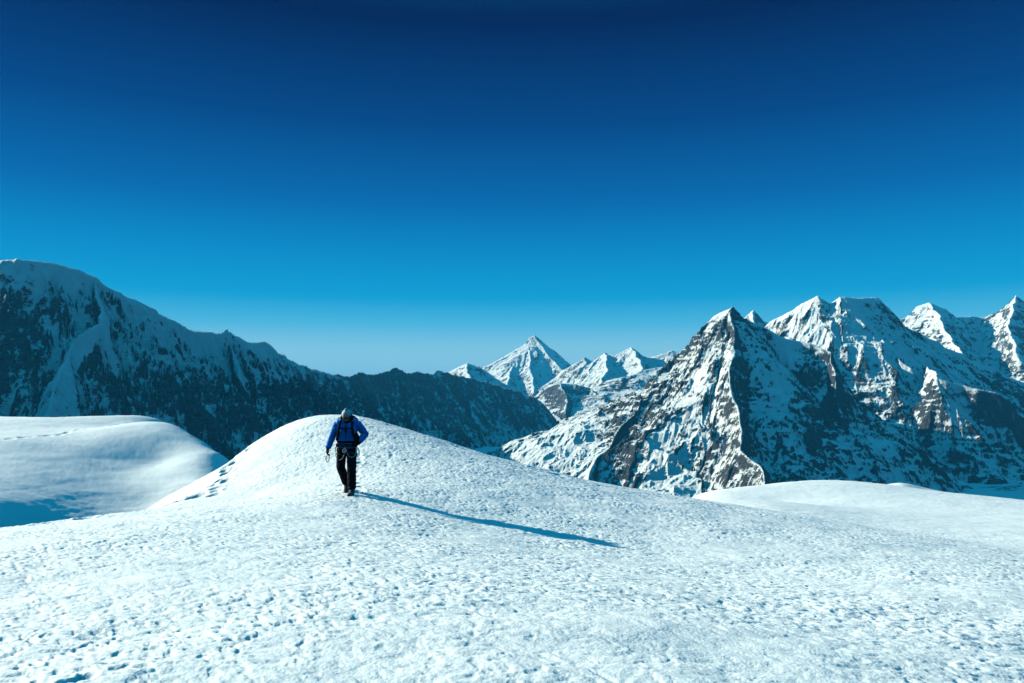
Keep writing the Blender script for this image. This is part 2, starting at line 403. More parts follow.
massif('mountain', 'tiny white tooth of a peak behind the pyramid shoulder', [
    ([(735, 330, 9200), (745, 319, 9000), (752, 310, 9000), (764, 321, 9000), (790, 330, 9000)], 1.2, 1.1),
    ([(752, 310, 9000), (754, 335, 8500)], 1.2, 1.1),
], (2300, 3500, 8200, 9600), 9, MMID, ero=((300, 20), (150, 10), (75, 5)), rough=8, thr=1.3, frac=0.9, seed=57, base=-520, warp=20)
massif('mountain', 'far right snowy range with a sharp white summit at the frame edge', [
    ([(880, 335, 11500), (905, 318, 11300), (918, 306, 11200), (930, 302, 11100), (946, 308, 11000), (953, 318, 11000), (970, 316, 11000), (985, 317, 11000), (1000, 309, 10900), (1016, 295, 10800), (1030, 303, 10800), (1060, 318, 10800), (1120, 335, 11000), (1250, 330, 11500)], .95, .9),
    ([(930, 302, 11100), (945, 330, 10200), (965, 360, 9300)], .9, .9),
    ([(1016, 295, 10800), (1010, 325, 10000), (1020, 360, 9200)], .9, .9),
    ([(1060, 318, 10800), (1065, 350, 9800)], .9, .9),
], (4500, 10500, 8200, 12200), 10, MMID, ero=((900, 60), (450, 35), (225, 18), (112, 9), (56, 4)), rough=12, strata=(60, .5), thr=1.1, frac=0.8, k=.8, seed=61, base=-600, warp=40,
   bias=((940, 312, 40, 12, .3),))

# valley and glacier far below, reaching the horizon
def spread(a, n, p): 
    t = np.linspace(-1, 1, n); return np.sign(t) * np.abs(t) ** p * a
X, Y = np.meshgrid(spread(30000, 420, 2.0), 4000 + spread(36000, 520, 2.0))
R = np.hypot(X, Y - 4000)
Z = -430 + 90 * np.exp(-((X - 300) / 900) ** 2 - ((Y - 5600) / 900) ** 2) - 160 * sstep(4500, 1200, Y) + 38 * fbm2(X / 900, Y / 900, 4, 90) + 12 * np.abs(fbm2(X / 180, Y / 180, 3, 93)) + 300 * fbm2(X / 7000, Y / 7000, 3, 95) * sstep(9000, 20000, R)
S = 0.9 + 0.5 * fbm2(X / 400, Y / 400, 4, 97) 
tag(grid_mesh('terrain', X, Y, Z, MMID, {'snow': S}), 'snow-covered glacier valley far below between the mountains', None, None, 'structure')

# thin high-altitude air: far ranges fade towards the blue of the horizon
bm = bmesh.new()
bmesh.ops.create_cube(bm, size=1, matrix=Matrix.Translation((0, 4000, 146)) @ Matrix.Diagonal((62000, 74000, 2198, 1)))
me = bpy.data.meshes.new('haze'); bm.to_mesh(me); bm.free()
hz = bpy.data.objects.new('haze', me); COL.objects.link(hz); tag(hz, 'thin blue mountain air', None, None, 'stuff')
mh = bpy.data.materials.new('thin_air'); mh.use_nodes = True; mh.node_tree.nodes.clear()
pv = mh.node_tree.nodes.new('ShaderNodeVolumePrincipled'); mo = mh.node_tree.nodes.new('ShaderNodeOutputMaterial')
pv.inputs['Color'].default_value = (0.05, 0.52, 0.95, 1); pv.inputs['Density'].default_value = 2.6e-5; pv.inputs['Anisotropy'].default_value = 0.0
mh.node_tree.links.new(pv.outputs[0], mo.inputs['Volume'])
me.materials.append(mh)

# ------------------------------------------------------------------ the snow crest underfoot
def tps_fit(P, z, lam=0.002):
    P = np.asarray(P, float); n = len(P)
    d = np.linalg.norm(P[:, None] - P[None], axis=-1)
    K = np.where(d > 0, d * d * np.log(d + 1e-12), 0) + lam * np.eye(n) * 10
    A = np.zeros((n + 3, n + 3)); A[:n, :n] = K
    A[:n, n] = 1; A[:n, n + 1:] = P; A[n, :n] = 1; A[n + 1:, :n] = P.T
    return P, np.linalg.solve(A, np.concatenate([z, np.zeros(3)]))
def tps_eval(fit, x, y):
    P, c = fit; n = len(P)
    r = c[n] + c[n + 1] * x + c[n + 2] * y
    for i in range(n):
        d2 = (x - P[i, 0]) ** 2 + (y - P[i, 1]) ** 2 + 1e-9
        r = r + c[i] * 0.5 * d2 * np.log(d2)
    return r
ctrl = [(0, 0, -1.62), (-5, 0, -1.45), (5, 1, -2.1), (0, -10, -1.6), (-12, -6, -1.6), (12, -5, -3.0), (0, -40, -4), (-40, -40, -4), (40, -40, -8), (-22, 4, -2.4), (26, 6, -5.2), (60, 0, -9), (-60, 0, -6)]
def px(*a): ctrl.append(at(*a))
crests = []
def edge(u, v, Y, lo, hi): crests.append((len(ctrl), u, v, Y, lo, hi)); ctrl.append(at(u, v, Y))
px(350, 494, 15.8); px(620, 546, 13.6); px(480, 520, 14.7); px(512, 640, 5.3); px(150, 600, 6.6); px(900, 640, 6.4); px(30, 620, 6.2); px(250, 540, 10.2); px(760, 580, 10.5); px(1000, 600, 9.5)
# crest
for p in ((345, 415, 27), (300, 421, 27.0), (270, 436, 26.4), (240, 456, 25.2), (205, 479, 24), (172, 497, 22.6), (140, 512, 21.2), (60, 522, 19.3), (0, 531, 18), (-120, 545, 16),
          (400, 427, 25), (450, 443, 23.5), (500, 458, 23), (560, 474, 23), (620, 487, 24), (665, 495, 25)): edge(*p, p[2] * 0.78, p[2] * 1.18)
px(240, 500, 18)
# behind the crest
for (u, v, Y, dz) in ((345, 415, 34, -2.2), (300, 421, 33, -3.2), (240, 456, 31, -4.2), (172, 497, 28, -3.8), (90, 518, 24.5, -1.7), (0, 531, 23, -1.3), (-120, 545, 20, -1.0), (400, 427, 32.5, -1.6), (450, 443, 30.5, -1.8), (500, 458, 29.9, -2), (560, 474, 29.9, -2), (620, 487, 31.2, -2)):
    x, y, z = at(u, v, Y); ctrl.append((x, y, z + dz))
for (x, y, z) in ((-12, 48, -13), (0, 55, -18), (-20, 33, -5.6), (8, 60, -16), (-8, 75, -26), (10, 85, -28)): ctrl.append((x, y, z))
# the ice hump on the left
for p in ((-160, 430, 56), (-60, 418, 60), (0, 416, 60), (65, 416.5, 61), (130, 416, 61), (165, 421, 58), (190, 432, 53), (212, 446, 49), (232, 460, 46)): edge(*p, p[2] * 0.85, p[2] * 1.2)
for p in ((-60, 450, 42), (0, 440, 44), (60, 434, 47), (110, 427, 52), (150, 424.5, 55),
          (0, 500, 34.9), (80, 505, 37.2), (150, 500, 39), (200, 482, 40.3), (0, 470, 39), (90, 470, 41.6), (160, 462, 44.5)): px(*p)
for (u, v, Y, dz) in ((0, 416, 75, -3), (130, 416, 74, -4), (190, 432, 64, -4), (232, 460, 56, -4), (-160, 430, 72, -3)):
    x, y, z = at(u, v, Y); ctrl.append((x, y, z + dz))
# the smooth hump on the right
for p in ((690, 497, 52), (720, 490, 60), (755, 481, 64), (790, 476.5, 65), (840, 479, 66), (900, 483, 66), (930, 489, 64), (1000, 499, 60), (1060, 505, 58), (1200, 512, 58)): edge(*p, p[2] * 0.82, p[2] * 1.2)
for p in (
          (722, 501, 38), (775, 501, 47), (760, 520, 30), (880, 523, 33), (960, 515, 40), (1024, 548, 25), (1024, 522, 36), (680, 510, 30), (1200, 560, 24)): px(*p)
for (u, v, Y, dz) in ((690, 497, 64, -5), (790, 476, 78, -5), (840, 479, 80, -4), (900, 483, 82, -4), (1000, 499, 78, -4), (1200, 512, 78, -5)):
    x, y, z = at(u, v, Y); ctrl.append((x, y, z + dz))
ctrl = np.array(ctrl)
for it in range(10):                            # settle the crest heights so that each skyline passes where it should
    FIT = tps_fit(ctrl[:, :2], ctrl[:, 2])
    for (k, u, v, Yc, lo, hi) in crests:
        yy = np.linspace(lo, hi, 120); xx = (u - 512) / F * yy / CP
        uu, vv = see(xx, yy, tps_eval(FIT, xx, yy))
        ctrl[k, 2] += 0.7 * (vv.min() - v) / F * Yc
FIT = tps_fit(ctrl[:, :2], ctrl[:, 2])

MOUND = -3.3 - float(tps_eval(FIT, np.array([-20.0]), np.array([28.0]))[0])
def ground(x, y):
    """broad shape of the crest, without the crust"""
    x = np.asarray(x, float); y = np.asarray(y, float)
    z = tps_eval(FIT, x, y)
    # rounded mound in the hollow on the left
    z = z + MOUND * np.exp(-(((x + 20.0) / 3.2) ** 2 + ((y - 28.0) / 2.4) ** 2))
    r = np.hypot(x, y - 30)
    far = -16 - 0.62 * np.maximum(r - 60, 0)
    t = sstep(52, 95, r)
    return z * (1 - t) + far * t

def px_path(pts):
    return [at(*p) for p in pts]
rt = np.random.RandomState(5)
dents = []                                   # footprints: x, y, radius, depth
def trail(pts, step, r, depth, spread_):
    P = [Vector(at(*p)[:2]) for p in pts]
    for a, b in zip(P[:-1], P[1:]):
        n = max(1, int((b - a).length / step))
        for i in range(n):
            q = a.lerp(b, (i + rt.rand()) / n)
            dents.append((q.x + rt.normal() * spread_, q.y + rt.normal() * spread_, r * rt.uniform(.7, 1.3), depth * rt.uniform(.6, 1.3)))
trail([(-60, 545, 15), (20, 535, 16.2), (80, 524, 17.8), (140, 516, 19.3), (195, 509, 20.2)], 0.24, 0.17, 0.085, 0.08)
trail([(-60, 560, 13.5), (20, 545, 15.2), (80, 530, 17), (140, 520, 18.6)], 0.26, 0.16, 0.08, 0.09)
trail([(190, 509, 20.2), (222, 507, 19.5)], 0.16, 0.17, 0.08, 0.16)
trail([(208, 506, 20), (225, 492, 21.5), (240, 474, 23.2), (246, 462, 24.4)], 0.26, 0.16, 0.085, 0.14)
trail([(360, 485, 17.2), (385, 462, 21.5), (385, 440, 24.5), (372, 425, 26.5)], 0.26, 0.07, 0.02, 0.5)
trail([(353, 492, 16.1), (357, 470, 20), (353, 440, 24), (346, 419, 27.3)], 0.30, 0.10, 0.05, 0.08)
trail([(420, 482, 18), (455, 462, 24)], 0.4, 0.07, 0.02, 0.5)
trail([(514, 483, 22), (540, 490, 21.5), (556, 494, 21)], 0.5, 0.14, 0.09, 0.12)
trail([(-30, 444, 42.5), (0, 440, 44), (60, 434, 47), (110, 427.5, 52), (150, 424.5, 55)], 0.35, 0.22, 0.06, 0.14)
dents.append((*at(84, 676, 4.55)[:2], 0.06, 0.035)); dents.append((*at(66, 679, 4.5)[:2], 0.045, 0.03))
def crust(x, y, r):
    """wind crust: small scoops and lips, with real shadows"""
    # scoops stretched along the wind
    c, s_ = math.cos(0.5), math.sin(0.5)
    a = x * c - y * s_; b = x * s_ + y * c
    a = a + 0.05 * noise2(x / 0.25, y / 0.25, 201); b = b + 0.05 * noise2(x / 0.25, y / 0.25, 202)
    n1 = noise2(a / 0.22, b / 0.115, 203); n2 = noise2(a / 0.115, b / 0.06, 204); n3 = noise2(a / 0.06, b / 0.034, 205)
    big = fbm2(x / 2.2, y / 2.2, 3, 206)
    amt = np.clip(0.85 + 0.5 * big, 0.3, 1.2)
    # thin crust plates with small broken edges
    z = amt * (0.0056 * sstep(-0.36, -0.10, n1) + 0.0078 * sstep(-0.38, -0.12, n2) + 0.0055 * n3 + 0.004 * n2)
    pit = np.minimum(0, noise2(a / 0.30, b / 0.16, 207) + 0.66)
    z = z + 0.014 * pit * amt
    return z + 0.025 * fbm2(x / 1.6, y / 1.1, 3, 208) + 0.016 * fbm2(a / 0.9, b / 0.35, 2, 209)

# polar sheet: fine where the slope is close, coarse far out
th = np.concatenate([np.linspace(-180, -42, 90)[:-1], np.linspace(-42, 42, 1500), np.linspace(42, 180, 90)[1:]])
th = np.radians(th)
rr = [0.4]
while rr[-1] < 1500:
    r = rr[-1]
    if r < 3.5: st = 0.12
    elif r < 44: st = max(0.018, 0.0023 * r)
    elif r < 90: st = 0.0045 * r
    else: st = 0.03 * r
    rr.append(r + st)
rr = np.array(rr)
TH, RR = np.meshgrid(th, rr)
X = np.sin(TH) * RR; Y = np.cos(TH) * RR
Z = ground(X, Y)
fine = (np.abs(TH) < math.radians(42)) & (RR > 2.5)
# how crusty: rough on the near crest, smooth on the humps
rough = 1 - sstep(28, 44, RR)
rough_c = np.where(fine, rough, 0.0)
cz = np.zeros_like(Z)
m = rough_c > 0.001
cz[m] = crust(X[m], Y[m], RR[m]) * rough_c[m]
far_r = fine & (RR > 26) & (RR < 110)
cz[far_r] += (0.022 * fbm2(X[far_r] / 2.2, Y[far_r] / 1.2, 5, 231, 0.6) + 0.05 * fbm2(X[far_r] / 9, Y[far_r] / 5, 3, 233)) * sstep(26, 36, RR[far_r])
wall = fine & (RR > 34) & (RR < 75) & (TH < -0.2)
cz[wall] += (0.014 * fbm2(Z[wall] / 0.42 + 0.25 * fbm2(X[wall] / 5, Y[wall] / 5, 2, 241), X[wall] / 11, 3, 243, 0.6)) * sstep(-1.6, -2.8, Z[wall])
outer = RR >= 110
cz[outer] += 8 * np.abs(fbm2(X[outer] / 60, Y[outer] / 60, 4, 235)) * sstep(110, 200, RR[outer])
Z = Z + cz
for (dx, dy, r, dp) in dents:
    rc = math.hypot(dx, dy); tc = math.atan2(dx, dy)
    i0, i1 = np.searchsorted(rr, (rc - 3 * r, rc + 3 * r)); j0, j1 = np.searchsorted(th, (tc - 3 * r / rc, tc + 3 * r / rc))
    if i1 <= i0 or j1 <= j0: continue
    q = ((X[i0:i1, j0:j1] - dx) ** 2 + (Y[i0:i1, j0:j1] - dy) ** 2) / (r * r)
    Z[i0:i1, j0:j1] += -dp * np.exp(-q ** 2) + 0.15 * dp * np.exp(-((np.sqrt(q) - 1.45) / 0.35) ** 2)

ms, n, b, L = new_mat('wind_packed_snow')
N = n.nodes.new
geo = N('ShaderNodeNewGeometry')
t1 = N('ShaderNodeTexNoise'); t1.inputs['Scale'].default_value = 0.35; t1.inputs['Detail'].default_value = 5
t2 = N('ShaderNodeTexNoise'); t2.inputs['Scale'].default_value = 45; t2.inputs['Detail'].default_value = 3
for t in (t1, t2): L.new(geo.outputs['Position'], t.inputs['Vector'])
cr = N('ShaderNodeValToRGB'); cr.color_ramp.elements[0].color = (0.76, 0.865, 0.86, 1); cr.color_ramp.elements[1].color = (0.82, 0.90, 0.89, 1)
cr.color_ramp.elements[0].position = 0.3; cr.color_ramp.elements[1].position = 0.7
L.new(t1.outputs['Fac'], cr.inputs[0]); L.new(cr.outputs[0], b.inputs['Base Color'])
b.inputs['Roughness'].default_value = 0.7; b.inputs['Specular IOR Level'].default_value = 0.2
b.inputs['Subsurface Weight'].default_value = 0.6; b.inputs['Subsurface Radius'].default_value = (1.0, 0.95, 0.9); b.inputs['Subsurface Scale'].default_value = 0.018
bp = N('ShaderNodeBump'); bp.inputs['Strength'].default_value = 0.6; bp.inputs['Distance'].default_value = 0.012
L.new(t2.outputs['Fac'], bp.inputs['Height']); L.new(bp.outputs[0], b.inputs['Normal'])
tag(grid_mesh('snow_field', X, Y, Z, ms), 'rounded wind-crusted snow crest with smooth snow humps behind it', None, None, 'structure')

# ------------------------------------------------------------------ the climber
def tube(bm, pts, seg=18, ref=(1, 0, 0)):
    """closed tube through pts = [(centre, radius along ref, radius across)]; round caps"""
    rings = []
    P = [Vector(p[0]) for p in pts]
    n = len(P)
    for i, p in enumerate(P):
        t = (P[min(i + 1, n - 1)] - P[max(i - 1, 0)]).normalized()
        r = Vector(ref); r = (r - t * r.dot(t))
        if r.length < 1e-3: r = Vector((0, 1, 0)) - t * t.y
        r.normalize(); q = t.cross(r)
        ra, rb = pts[i][1], pts[i][2] if len(pts[i]) > 2 else pts[i][1]
        if i == 0: rings.append([bm.verts.new(p - t * min(ra, rb) * .45 + (r * ra * math.cos(k / seg * 2 * math.pi) + q * rb * math.sin(k / seg * 2 * math.pi)) * .55) for k in range(seg)])
        rings.append([bm.verts.new(p + r * ra * math.cos(k / seg * 2 * math.pi) + q * rb * math.sin(k / seg * 2 * math.pi)) for k in range(seg)])
        if i == n - 1: rings.append([bm.verts.new(p + t * min(ra, rb) * .45 + (r * ra * math.cos(k / seg * 2 * math.pi) + q * rb * math.sin(k / seg * 2 * math.pi)) * .55) for k in range(seg)])
    for a, b in zip(rings[:-1], rings[1:]):
        for k in range(seg):
            bm.faces.new((a[k], a[(k + 1) % seg], b[(k + 1) % seg], b[k]))
    bm.faces.new(rings[0][::-1]); bm.faces.new(rings[-1])

def ball(bm, c, r, seg=16):
    bmesh.ops.create_uvsphere(bm, u_segments=seg, v_segments=seg // 2 + 2, radius=1, matrix=Matrix.Translation(c) @ Matrix.Diagonal((*(r if hasattr(r, '__len__') else (r, r, r)), 1)))

def box(bm, c, s_, rot=(0, 0, 0), bev=0.0):
    from mathutils import Euler
    b2 = bmesh.new()
    bmesh.ops.create_cube(b2, size=1, matrix=Matrix.Translation(c) @ Euler(rot).to_matrix().to_4x4() @ Matrix.Diagonal((*s_, 1)))
    if bev: bmesh.ops.bevel(b2, geom=b2.edges[:] + b2.verts[:], offset=bev, segments=3, affect='EDGES', profile=0.6)
    t = bpy.data.meshes.new('t'); b2.to_mesh(t); b2.free(); bm.from_mesh(t); bpy.data.meshes.remove(t)

def finish(name, bm, mat, parent=None, voxel=None, wrinkle=0, wscale=0.07, smooth_it=3):
    bmesh.ops.recalc_face_normals(bm, faces=bm.faces)
    me = bpy.data.meshes.new(name); bm.to_mesh(me); bm.free()
    o = bpy.data.objects.new(name, me); COL.objects.link(o)
    if voxel:
        m = o.modifiers.new('r', 'REMESH'); m.mode = 'VOXEL'; m.voxel_size = voxel
        m2 = o.modifiers.new('s', 'SMOOTH'); m2.iterations = smooth_it; m2.factor = 0.5
        dg = bpy.context.evaluated_depsgraph_get()
        me2 = bpy.data.meshes.new_from_object(o.evaluated_get(dg))
        o.modifiers.clear(); o.data = me2; bpy.data.meshes.remove(me); me = me2; me.name = name
    if wrinkle:
        nv = len(me.vertices); co = np.zeros(nv * 3, np.float32); no = np.zeros(nv * 3, np.float32)
        me.vertices.foreach_get('co', co); me.vertices.foreach_get('normal', no)
        co = co.reshape(-1, 3); no = no.reshape(-1, 3)
        d = fbm3(co[:, 0] / wscale, co[:, 1] / wscale, co[:, 2] / (wscale * .6), 3, 300)
        co += no * (wrinkle * (1 - 2 * np.abs(d)))[:, None]
        me.vertices.foreach_set('co', co.ravel()); me.update()
    me.polygons.foreach_set('use_smooth', np.ones(len(me.polygons), bool))
    me.materials.clear(); me.materials.append(mat)
    if parent: o.parent = parent
    return o

M_JACKET = simple_mat('blue_nylon', (0.006, 0.31, 0.97), .6, var=.25, scale=9)
M_PANTS = simple_mat('black_softshell', (0.006, 0.013, 0.018), .85, var=.35, scale=14)
M_BLACK = simple_mat('black_fabric', (0.012, 0.012, 0.014), .8, var=.3, scale=30)
M_GLOVE = simple_mat('black_leather', (0.006, 0.007, 0.009), .7, var=.3, scale=40)
M_OLIVE = simple_mat('olive_webbing', (0.075, 0.068, 0.035), .8, var=.3, scale=30)
M_KNIT = simple_mat('grey_knit', (0.66, 0.67, 0.68), .9, var=.45, scale=55, bump=.6)
M_SKIN = simple_mat('skin', (0.45, 0.26, 0.18), .55, var=.08, scale=12)
M_BOOT = simple_mat('grey_boot', (0.12, 0.13, 0.14), .6, var=.6, scale=22)
M_SOLE = simple_mat('black_rubber', (0.012, 0.012, 0.012), .7)
M_METAL = simple_mat('bright_metal', (0.72, 0.73, 0.74), .4, metal=.3, var=.1)
M_WHITE = simple_mat('white_cord', (0.75, 0.75, 0.72), .8, var=.12)
M_LENS = simple_mat('dark_lens', (0.008, 0.008, 0.009), .12)
M_HAIR = simple_mat('dark_hair', (0.015, 0.012, 0.01), .7, var=.3, scale=80)
M_ORANGE = simple_mat('orange_webbing', (0.55, 0.18, 0.03), .7)

# joints, metres: x to the image right, -y towards the viewer, z up from the snow
HEAD = Vector((0.015, -0.15, 1.515))
J = dict(pel=(0, 0, .90), wa=(0, -.015, 1.02), ch=(0.01, -.05, 1.24), nk=(0.015, -.075, 1.40),
         sR=(-.185, -.05, 1.375), eR=(-.285, -.03, 1.115), wR=(-.355, -.10, .90), sL=(.205, -.045, 1.375), eL=(.345, .05, 1.165), wL=(.245, -.08, 1.02),
         hR=(-.095, .0, .88), kR=(-.125, .03, .52), aR=(-.06, .30, .185), hL=(.095, 0, .88), kL=(.115, -.10, .51), aL=(.125, -.09, .10))
J = {k: Vector(v) for k, v in J.items()}
FINGERS_R = []   # chains of points for each hand: relaxed, slightly curled, pointing down
def hand(side):
    if side == 'R':
        w0 = J['wR']; d = Vector((-.06, -.12, -1)).normalized(); acr = Vector((.25, -1, .1)).normalized(); inn = Vector((1, .25, -.05)).normalized()
    else:
        w0 = J['wL']; d = Vector((-.80, -.35, -.42)).normalized(); acr = Vector((.35, -.25, -.95)).normalized(); inn = Vector((-.3, .9, -.3)).normalized()
    palm = [(w0, .027, .021), (w0 + d * .035, .036, .018), (w0 + d * .085, .041, .017)]
    ch = []
    for k, (L, off) in enumerate(((.068, .030), (.078, .010), (.072, -.011), (.056, -.030))):
        b = w0 + d * .085 + acr * off
        p = [b - d * .02, b + d * L * .38 + inn * .006, b + d * L * .68 + inn * .026, b + d * L * .82 + inn * .050]
        ch.append([(q, r) for q, r in zip(p, (.0105, .0100, .0092, .0080))])
    b = w0 + d * .03 + acr * .026
    ch.append([(b, .012), (b + acr * .024 + d * .028 + inn * .012, .0115), (b + acr * .028 + d * .058 + inn * .024, .0095)])
    return palm, ch, acr
def limb(bm, ks, rs, grow=0):
    pts = []
    for i, (k, r) in enumerate(zip(ks, rs)):
        pts.append((J[k] if isinstance(k, str) else Vector(k), r + grow))
    full = []
    for i in range(len(pts) - 1):
        (a, ra), (b, rb) = pts[i], pts[i + 1]
        for t in (0, .33, .66): full.append((a.lerp(b, t), ra + (rb - ra) * t))
    full.append(pts[-1])
    tube(bm, full)
def torso(bm, g=0, lo=.84):
    prof = [(.84, 0, .165, .115), (.92, -.002, .172, .118), (1.02, -.015, .155, .108), (1.12, -.03, .165, .112), (1.24, -.05, .185, .122), (1.33, -.06, .185, .112), (1.385, -.068, .135, .09), (1.42, -.08, .07, .068)]
    tube(bm, [(Vector((0.008 * (z - .8) * 2, y, z)), a + g, b + g) for z, y, a, b in prof if z >= lo], seg=24)
    limb(bm, (J['sR'] + Vector((.09, 0, .01)), J['sR'] + Vector((.02, 0, 0))), (.075, .068), g)
    limb(bm, (J['sL'] - Vector((.09, 0, -.01)), J['sL'] - Vector((.02, 0, 0))), (.075, .068), g)
def boot_dir(side):
    return (Vector((-.06, -.97, -.10)) if side == 'L' else Vector((.10, -.72, -.66))).normalized()

# body: one continuous figure, head with a face, hands with five fingers
bm = bmesh.new()
torso(bm)
tube(bm, [(J['nk'] - Vector((0, 0, .03)), .062), (J['nk'] + Vector((0, -.03, .05)), .056), (HEAD + Vector((0, .03, -.03)), .058)])
fwd = Vector((0.02, -.80, -.60)).normalized(); upv = Vector((0.0, -.60, .80)).normalized(); rgt = Vector((1, 0.02, 0)).normalized()
HM = Matrix((( rgt.x, -fwd.x, upv.x, HEAD.x), (rgt.y, -fwd.y, upv.y, HEAD.y), (rgt.z, -fwd.z, upv.z, HEAD.z), (0, 0, 0, 1)))
def hp(x, f, u): return HM @ Vector((x, -f, u))
h2b = bmesh.new()
bmesh.ops.create_uvsphere(h2b, u_segments=24, v_segments=16, radius=1)
for v in h2b.verts:
    x, y, z = v.co
    wd = .076 * (1 - .22 * max(0, -z)); dp = .096 * (1 - .10 * max(0, -z))
    v.co = HM @ Vector((x * wd, y * dp, z * .115 - (.0 if y > 0 else .012 * max(0, -z))))
t_ = bpy.data.meshes.new('t'); h2b.to_mesh(t_); h2b.free(); bm.from_mesh(t_); bpy.data.meshes.remove(t_)
tube(bm, [(hp(0, .088, .012), .010), (hp(0, .106, -.018), .013), (hp(0, .100, -.032), .016)])       # nose
ball(bm, hp(0, .078, -.085), (.026, .022, .018))                                                    # chin
tube(bm, [(hp(-.022, .088, -.056), .008), (hp(0, .094, -.054), .009), (hp(.022, .088, -.056), .008)])   # lips
for sx in (-1, 1):
    tube(bm, [(hp(sx * .074, -.005, .02), .012), (hp(sx * .081, -.012, -.004), .014), (hp(sx * .075, -.004, -.028), .010)])   # ears
    tube(bm, [(hp(sx * .018, .086, .024), .008), (hp(sx * .042, .082, .028), .009)])                # brow
    ball(bm, hp(sx * .032, .083, .008), .011, 10)                                                   # eyes
limb(bm, ('sR', 'eR', 'wR'), (.054, .043, .028)); limb(bm, ('sL', 'eL', 'wL'), (.054, .043, .028))
for s_ in 'RL':
    palm, ch, acr = hand(s_)
    tube(bm, [(p, a, b) for p, a, b in palm], ref=acr)
    for c in ch: tube(bm, c, seg=10)
limb(bm, ('hR', 'kR', 'aR'), (.088, .056, .040)); limb(bm, ('hL', 'kL', 'aL'), (.088, .056, .040))
for s_ in 'RL':
    a = J['a' + s_]; d = boot_dir(s_); up = Vector((0, 0, 1)); up = (up - d * up.dot(d)).normalized()
    tube(bm, [(a - d * .05 - up * .03, .036), (a + d * .05 - up * .045, .036, .03), (a + d * .13 - up * .055, .038, .024), (a + d * .18 - up * .06, .03, .02)])
person = finish('person', bm, M_SKIN, voxel=.0065)

# jacket with collar and hem
bm = bmesh.new()
torso(bm, .020, .92)
limb(bm, ('sR', 'eR', J['wR'] + (J['eR'] - J['wR']) * .06), (.056, .050, .040), .016); limb(bm, ('sL', 'eL', J['wL'] + (J['eL'] - J['wL']) * .06), (.056, .052, .040), .018)
ball(bm, J['eL'], .068); ball(bm, J['eR'], .062)
tube(bm, [(J['nk'] - Vector((0, 0, .05)), .098, .092), (J['nk'] + Vector((0, -.01, .0)), .086, .084), (J['nk'] + Vector((0, -.02, .035)), .078, .078)], seg=20)
jacket = finish('jacket', bm, M_JACKET, person, voxel=.009, wrinkle=.007, wscale=.085)
bm = bmesh.new(); tube(bm, [(Vector((.012, -.198, 1.36)), .006, .004), (Vector((.012, -.196, 1.24)), .006, .004), (Vector((.006, -.152, 1.04)), .006, .004)], seg=8)
finish('zip', bm, M_BLACK, jacket)
bm = bmesh.new(); tube(bm, [(J['nk'] + Vector((-.09, .02, -.02)), .035), (J['nk'] + Vector((-.06, .09, .01)), .045), (J['nk'] + Vector((.06, .09, .01)), .045), (J['nk'] + Vector((.09, .02, -.02)), .035)], seg=12, ref=(0, 0, 1))
finish('hood', bm, M_JACKET, jacket, voxel=.01, wrinkle=.005)
# trousers
bm = bmesh.new()
tube(bm, [(Vector((0, 0, .82)), .172, .122), (Vector((0, 0, .92)), .180, .128), (Vector((0, -.01, .98)), .170, .122)], seg=24)
limb(bm, ('hR', 'kR', J['aR'] + Vector((0, 0, .0))), (.092, .076, .070), .006); limb(bm, ('hL', 'kL', J['aL'] + Vector((0, 0, .03))), (.092, .078, .072), .006)
finish('trousers', bm, M_PANTS, person, voxel=.009, wrinkle=.008, wscale=.10)
# boots, each with sole
for s_ in 'RL':
    a = J['a' + s_]; d = boot_dir(s_); up = Vector((0, 0, 1)); up = (up - d * up.dot(d)).normalized()
    bm = bmesh.new()
    tube(bm, [(a.lerp(J['k' + s_], .36), .050, .050), (a + up * .07 - d * .01, .055, .058), (a + up * .02, .056, .060), (a - up * .02 - d * .01, .054, .062)])
    tube(bm, [(a - d * .065 - up * .045, .046, .042), (a - up * .038, .05, .046), (a + d * .09 - up * .05, .053, .036), (a + d * .16 - up * .056, .050, .030), (a + d * .20 - up * .06, .036, .024)])
    bt = finish('boot', bm, M_BOOT, person, voxel=.008, wrinkle=.003, wscale=.04)
    bm = bmesh.new()
    tube(bm, [(a - d * .07 - up * .086, .044, .012), (a - up * .086, .047, .012), (a + d * .09 - up * .086, .055, .012), (a + d * .17 - up * .084, .050, .012), (a + d * .205 - up * .08, .034, .011)])
    finish('sole', bm, M_SOLE, bt)
# gloves, five fingers each
for s_ in 'RL':
    palm, ch, acr = hand(s_)
    w0 = J['w' + s_]; e0 = J['e' + s_]
    bm = bmesh.new()
    tube(bm, [(w0 + (e0 - w0).normalized() * .06, .043, .043)] + [(p, a + .012, b + .012) for p, a, b in palm], ref=acr)
    for c in ch: tube(bm, [(p, r + .006) for p, r in c], seg=10)
    finish('glove', bm, M_GLOVE, person, voxel=.006, smooth_it=1)
# hat: folded knit beanie with a small top
bm = bmesh.new()
tube(bm, [(hp(0, -.004, .012 + .025), .089, .108), (hp(0, -.006, .06), .092, .111), (hp(0, -.008, .075), .086, .104), (hp(0, -.012, .10), .076, .092), (hp(0, -.018, .125), .055, .068), (hp(0, -.022, .142), .026, .034)], seg=24)
hat = finish('hat', bm, M_KNIT, person, voxel=.007, wrinkle=.003, wscale=.03)
bm = bmesh.new(); ball(bm, hp(0, -.02, .155), .026); finish('pompom', bm, M_KNIT, hat, voxel=.006, wrinkle=.004, wscale=.015)
